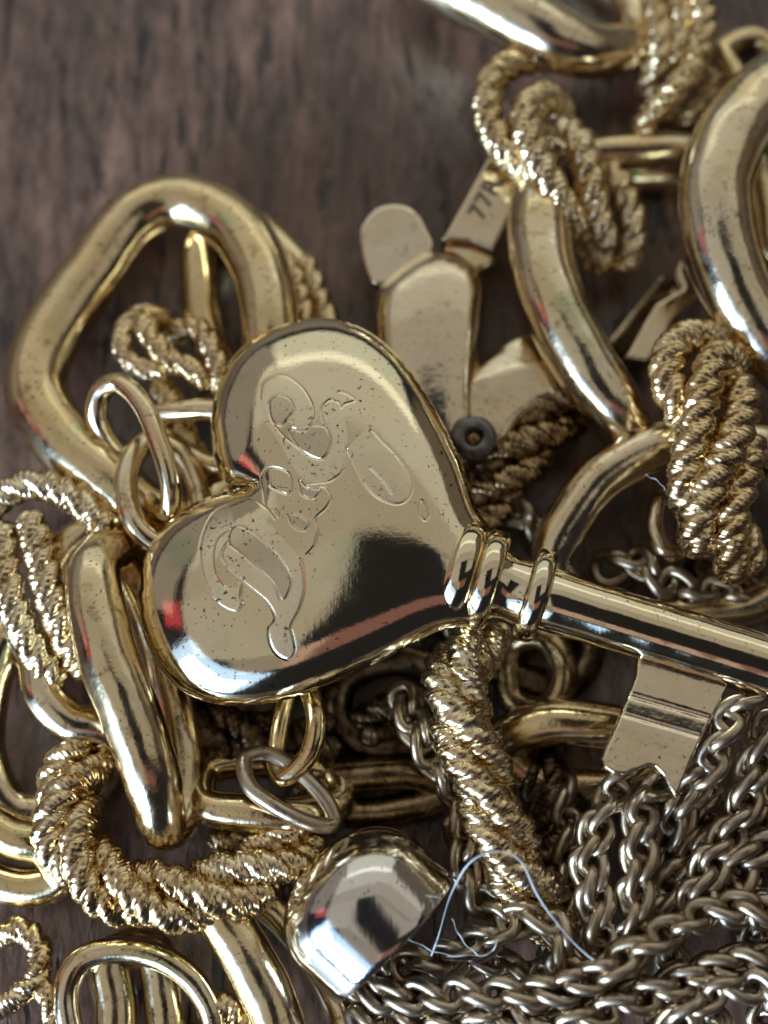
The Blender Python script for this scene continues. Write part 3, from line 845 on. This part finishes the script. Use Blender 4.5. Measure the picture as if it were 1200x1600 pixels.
# one curb link, shared by every chain
def curb_link_mesh():
    n, k = 30, 10
    th = np.arange(n) * 2 * math.pi / n
    lx, ly, wr = 1.28, 1.00, 0.43
    p = np.stack([lx * np.sign(np.cos(th)) * np.abs(np.cos(th)) ** 0.9, ly * np.sin(th), 0.34 * np.sin(2 * th)], 1)
    v, f = tube_mesh(p, np.full(n, wr), k, True)
    me = bpy.data.meshes.new("link")
    me.from_pydata((v * MM).tolist(), [], f)
    me.polygons.foreach_set("use_smooth", [True] * len(me.polygons))
    me.materials.append(CHAINM)
    return me
LINK = curb_link_mesh()
STEP = 1.14


def chain(parent, pts, size=1.0, roll=0.0):
    ch = sub("chain", parent)
    q_ = np.array([P(*t_) for t_ in pts])
    d, L = crom(q_, 400, False)
    n = int(L / (STEP * size))
    d, L = crom(q_, n, False)
    w_ = np.arange(n) * 0.55 + rng.uniform(0, 6)
    d = d + 0.30 * np.stack([np.sin(w_), np.cos(w_ * 0.83 + 1), 0.5 * np.sin(w_ * 1.2)], 1)
    T, N, B = frames(d, False)
    for i_ in range(n):
        a = roll + (1 if i_ % 2 else -1) * R(40) + random.uniform(-0.14, 0.14)
        y_ = N[i_] * math.cos(a) + B[i_] * math.sin(a)
        x_ = T[i_] + 0.15 * rng.normal(size=3); x_ /= np.linalg.norm(x_)
        z_ = np.cross(x_, y_); z_ /= np.linalg.norm(z_); y_ = np.cross(z_, x_)
        M = Matrix(((x_[0], y_[0], z_[0], 0), (x_[1], y_[1], z_[1], 0), (x_[2], y_[2], z_[2], 0), (0, 0, 0, 1)))
        o_ = bpy.data.objects.new("link", LINK)
        scene.collection.objects.link(o_)
        o_.parent = ch
        s__ = size * random.uniform(0.93, 1.08)
        o_.matrix_local = Matrix.Translation(Vector((d[i_] - ORIG[parent.name]) * MM)) @ M @ Matrix.Diagonal((s__, s__, s__, 1))


CH = [
    [(975, 1190, 6.6), (945, 1250, 7.2), (925, 1320, 7.4), (935, 1400, 7.4), (940, 1470, 7.0), (930, 1540, 6.2)],
    [(1050, 1195, 7.0), (1012, 1260, 8.0), (1000, 1330, 8.4), (985, 1400, 8.2), (985, 1470, 7.6)],
    [(1160, 1095, 9.4), (1125, 1130, 9.6), (1110, 1185, 9.0), (1080, 1240, 8.2), (1060, 1300, 7.0)],
    [(1195, 1140, 8.0), (1165, 1210, 8.2), (1155, 1280, 8.0), (1120, 1350, 8.2), (1090, 1420, 8.2)],
    [(570, 1535, 5.2), (640, 1560, 6.4), (740, 1562, 7.4), (840, 1550, 8.0), (930, 1520, 8.6), (1010, 1480, 9.0), (1090, 1440, 9.2), (1170, 1425, 9.0), (1260, 1440, 8.6)],
    [(585, 1600, 4.4), (680, 1612, 5.4), (800, 1612, 6.6), (900, 1592, 7.4), (1000, 1560, 8.0), (1080, 1530, 8.2), (1160, 1500, 8.2), (1260, 1490, 8.0)],
    [(640, 1500, 4.4), (700, 1490, 4.6), (770, 1470, 5.4), (830, 1440, 6.2), (870, 1470, 6.6), (880, 1530, 6.8)],
    [(640, 1100, 4.0), (655, 1150, 5.0), (675, 1200, 5.4), (715, 1260, 5.2), (725, 1330, 4.8), (760, 1400, 4.8), (820, 1440, 5.0)],
    [(1040, 1640, 7.6), (1090, 1570, 8.4), (1150, 1540, 8.6), (1250, 1545, 8.6)],
    [(870, 1230, 2.6), (880, 1330, 3.2), (900, 1430, 3.6), (880, 1520, 3.4), (860, 1640, 3.0)],
    [(1060, 1220, 4.0), (1050, 1330, 4.4), (1050, 1430, 4.6), (1040, 1530, 4.4), (1020, 1640, 4.2)],
    [(1210, 1200, 4.8), (1190, 1300, 5.0), (1200, 1400, 4.8), (1180, 1500, 4.6), (1200, 1640, 4.6)],
    [(620, 1490, 2.0), (720, 1500, 2.4), (800, 1520, 2.6), (900, 1560, 3.0), (960, 1640, 3.2)],
    [(1240, 1310, 7.4), (1180, 1340, 7.8), (1150, 1390, 7.6), (1200, 1440, 6.8), (1260, 1480, 6.4)],
    [(700, 1640, 5.6), (780, 1590, 6.4), (860, 1640, 7.0)],
    [(960, 880, 3.0), (1000, 870, 3.8), (1030, 905, 3.8), (1090, 930, 3.4), (1150, 935, 3.0)],
    [(740, 720, 2.2), (770, 760, 2.8), (800, 800, 2.6), (830, 830, 2.2)],
    [(1110, 1260, 5.6), (1090, 1330, 6.0), (1040, 1390, 6.6), (1030, 1460, 6.6), (1080, 1520, 6.4), (1120, 1620, 6.4)],
]
for i_, c in enumerate(CH):
    chain(TS, c, 0.90, R(20) * ((i_ % 3) - 1))

# ------------------------------------------------------------------ fibres caught in the chains
def fibre(pts, r, label):
    p, rad, L = to_path(pts, 90, False, r)
    rad = rad * (0.75 + 0.3 * np.sin(np.arange(90) * 0.23 + pts[0][0]))
    p = p + 0.03 * np.stack([np.sin(np.arange(90) * 0.31), np.cos(np.arange(90) * 0.27), np.sin(np.arange(90) * 0.4)], 1)
    v, f = tube_mesh(p, rad, 6)
    o = mesh("loose_fibre", v, f, FIBRE, None, origin=[p[:, 0].mean(), p[:, 1].mean(), p[:, 2].min()])
    tag(o, label, "fibre", "loose fibres")


fibre([(674, 1494, 7.0), (690, 1445, 8.5), (708, 1390, 10.0), (736, 1346, 11.2), (776, 1330, 11.6), (812, 1346, 11.4), (842, 1400, 10.8), (880, 1456, 10.2), (930, 1500, 9.6), (985, 1522, 9.2)], 1.8, "pale blue fibre arching over the rope and chains")
fibre([(622, 1458, 7.8), (660, 1478, 8.0), (700, 1492, 7.8), (760, 1492, 7.2)], 1.4, "pale fibre poking out of the domed cap's rim")
fibre([(706, 1436, 8.0), (722, 1468, 8.2), (748, 1492, 8.2), (770, 1486, 8.2), (776, 1468, 8.4)], 1.3, "short curled fibre dangling beside the arching one")
fibre([(1008, 742, 8.6), (1028, 752, 9.0), (1040, 768, 9.2), (1046, 795, 8.8)], 0.9, "tiny hair-fine fibre lying on the arched link")
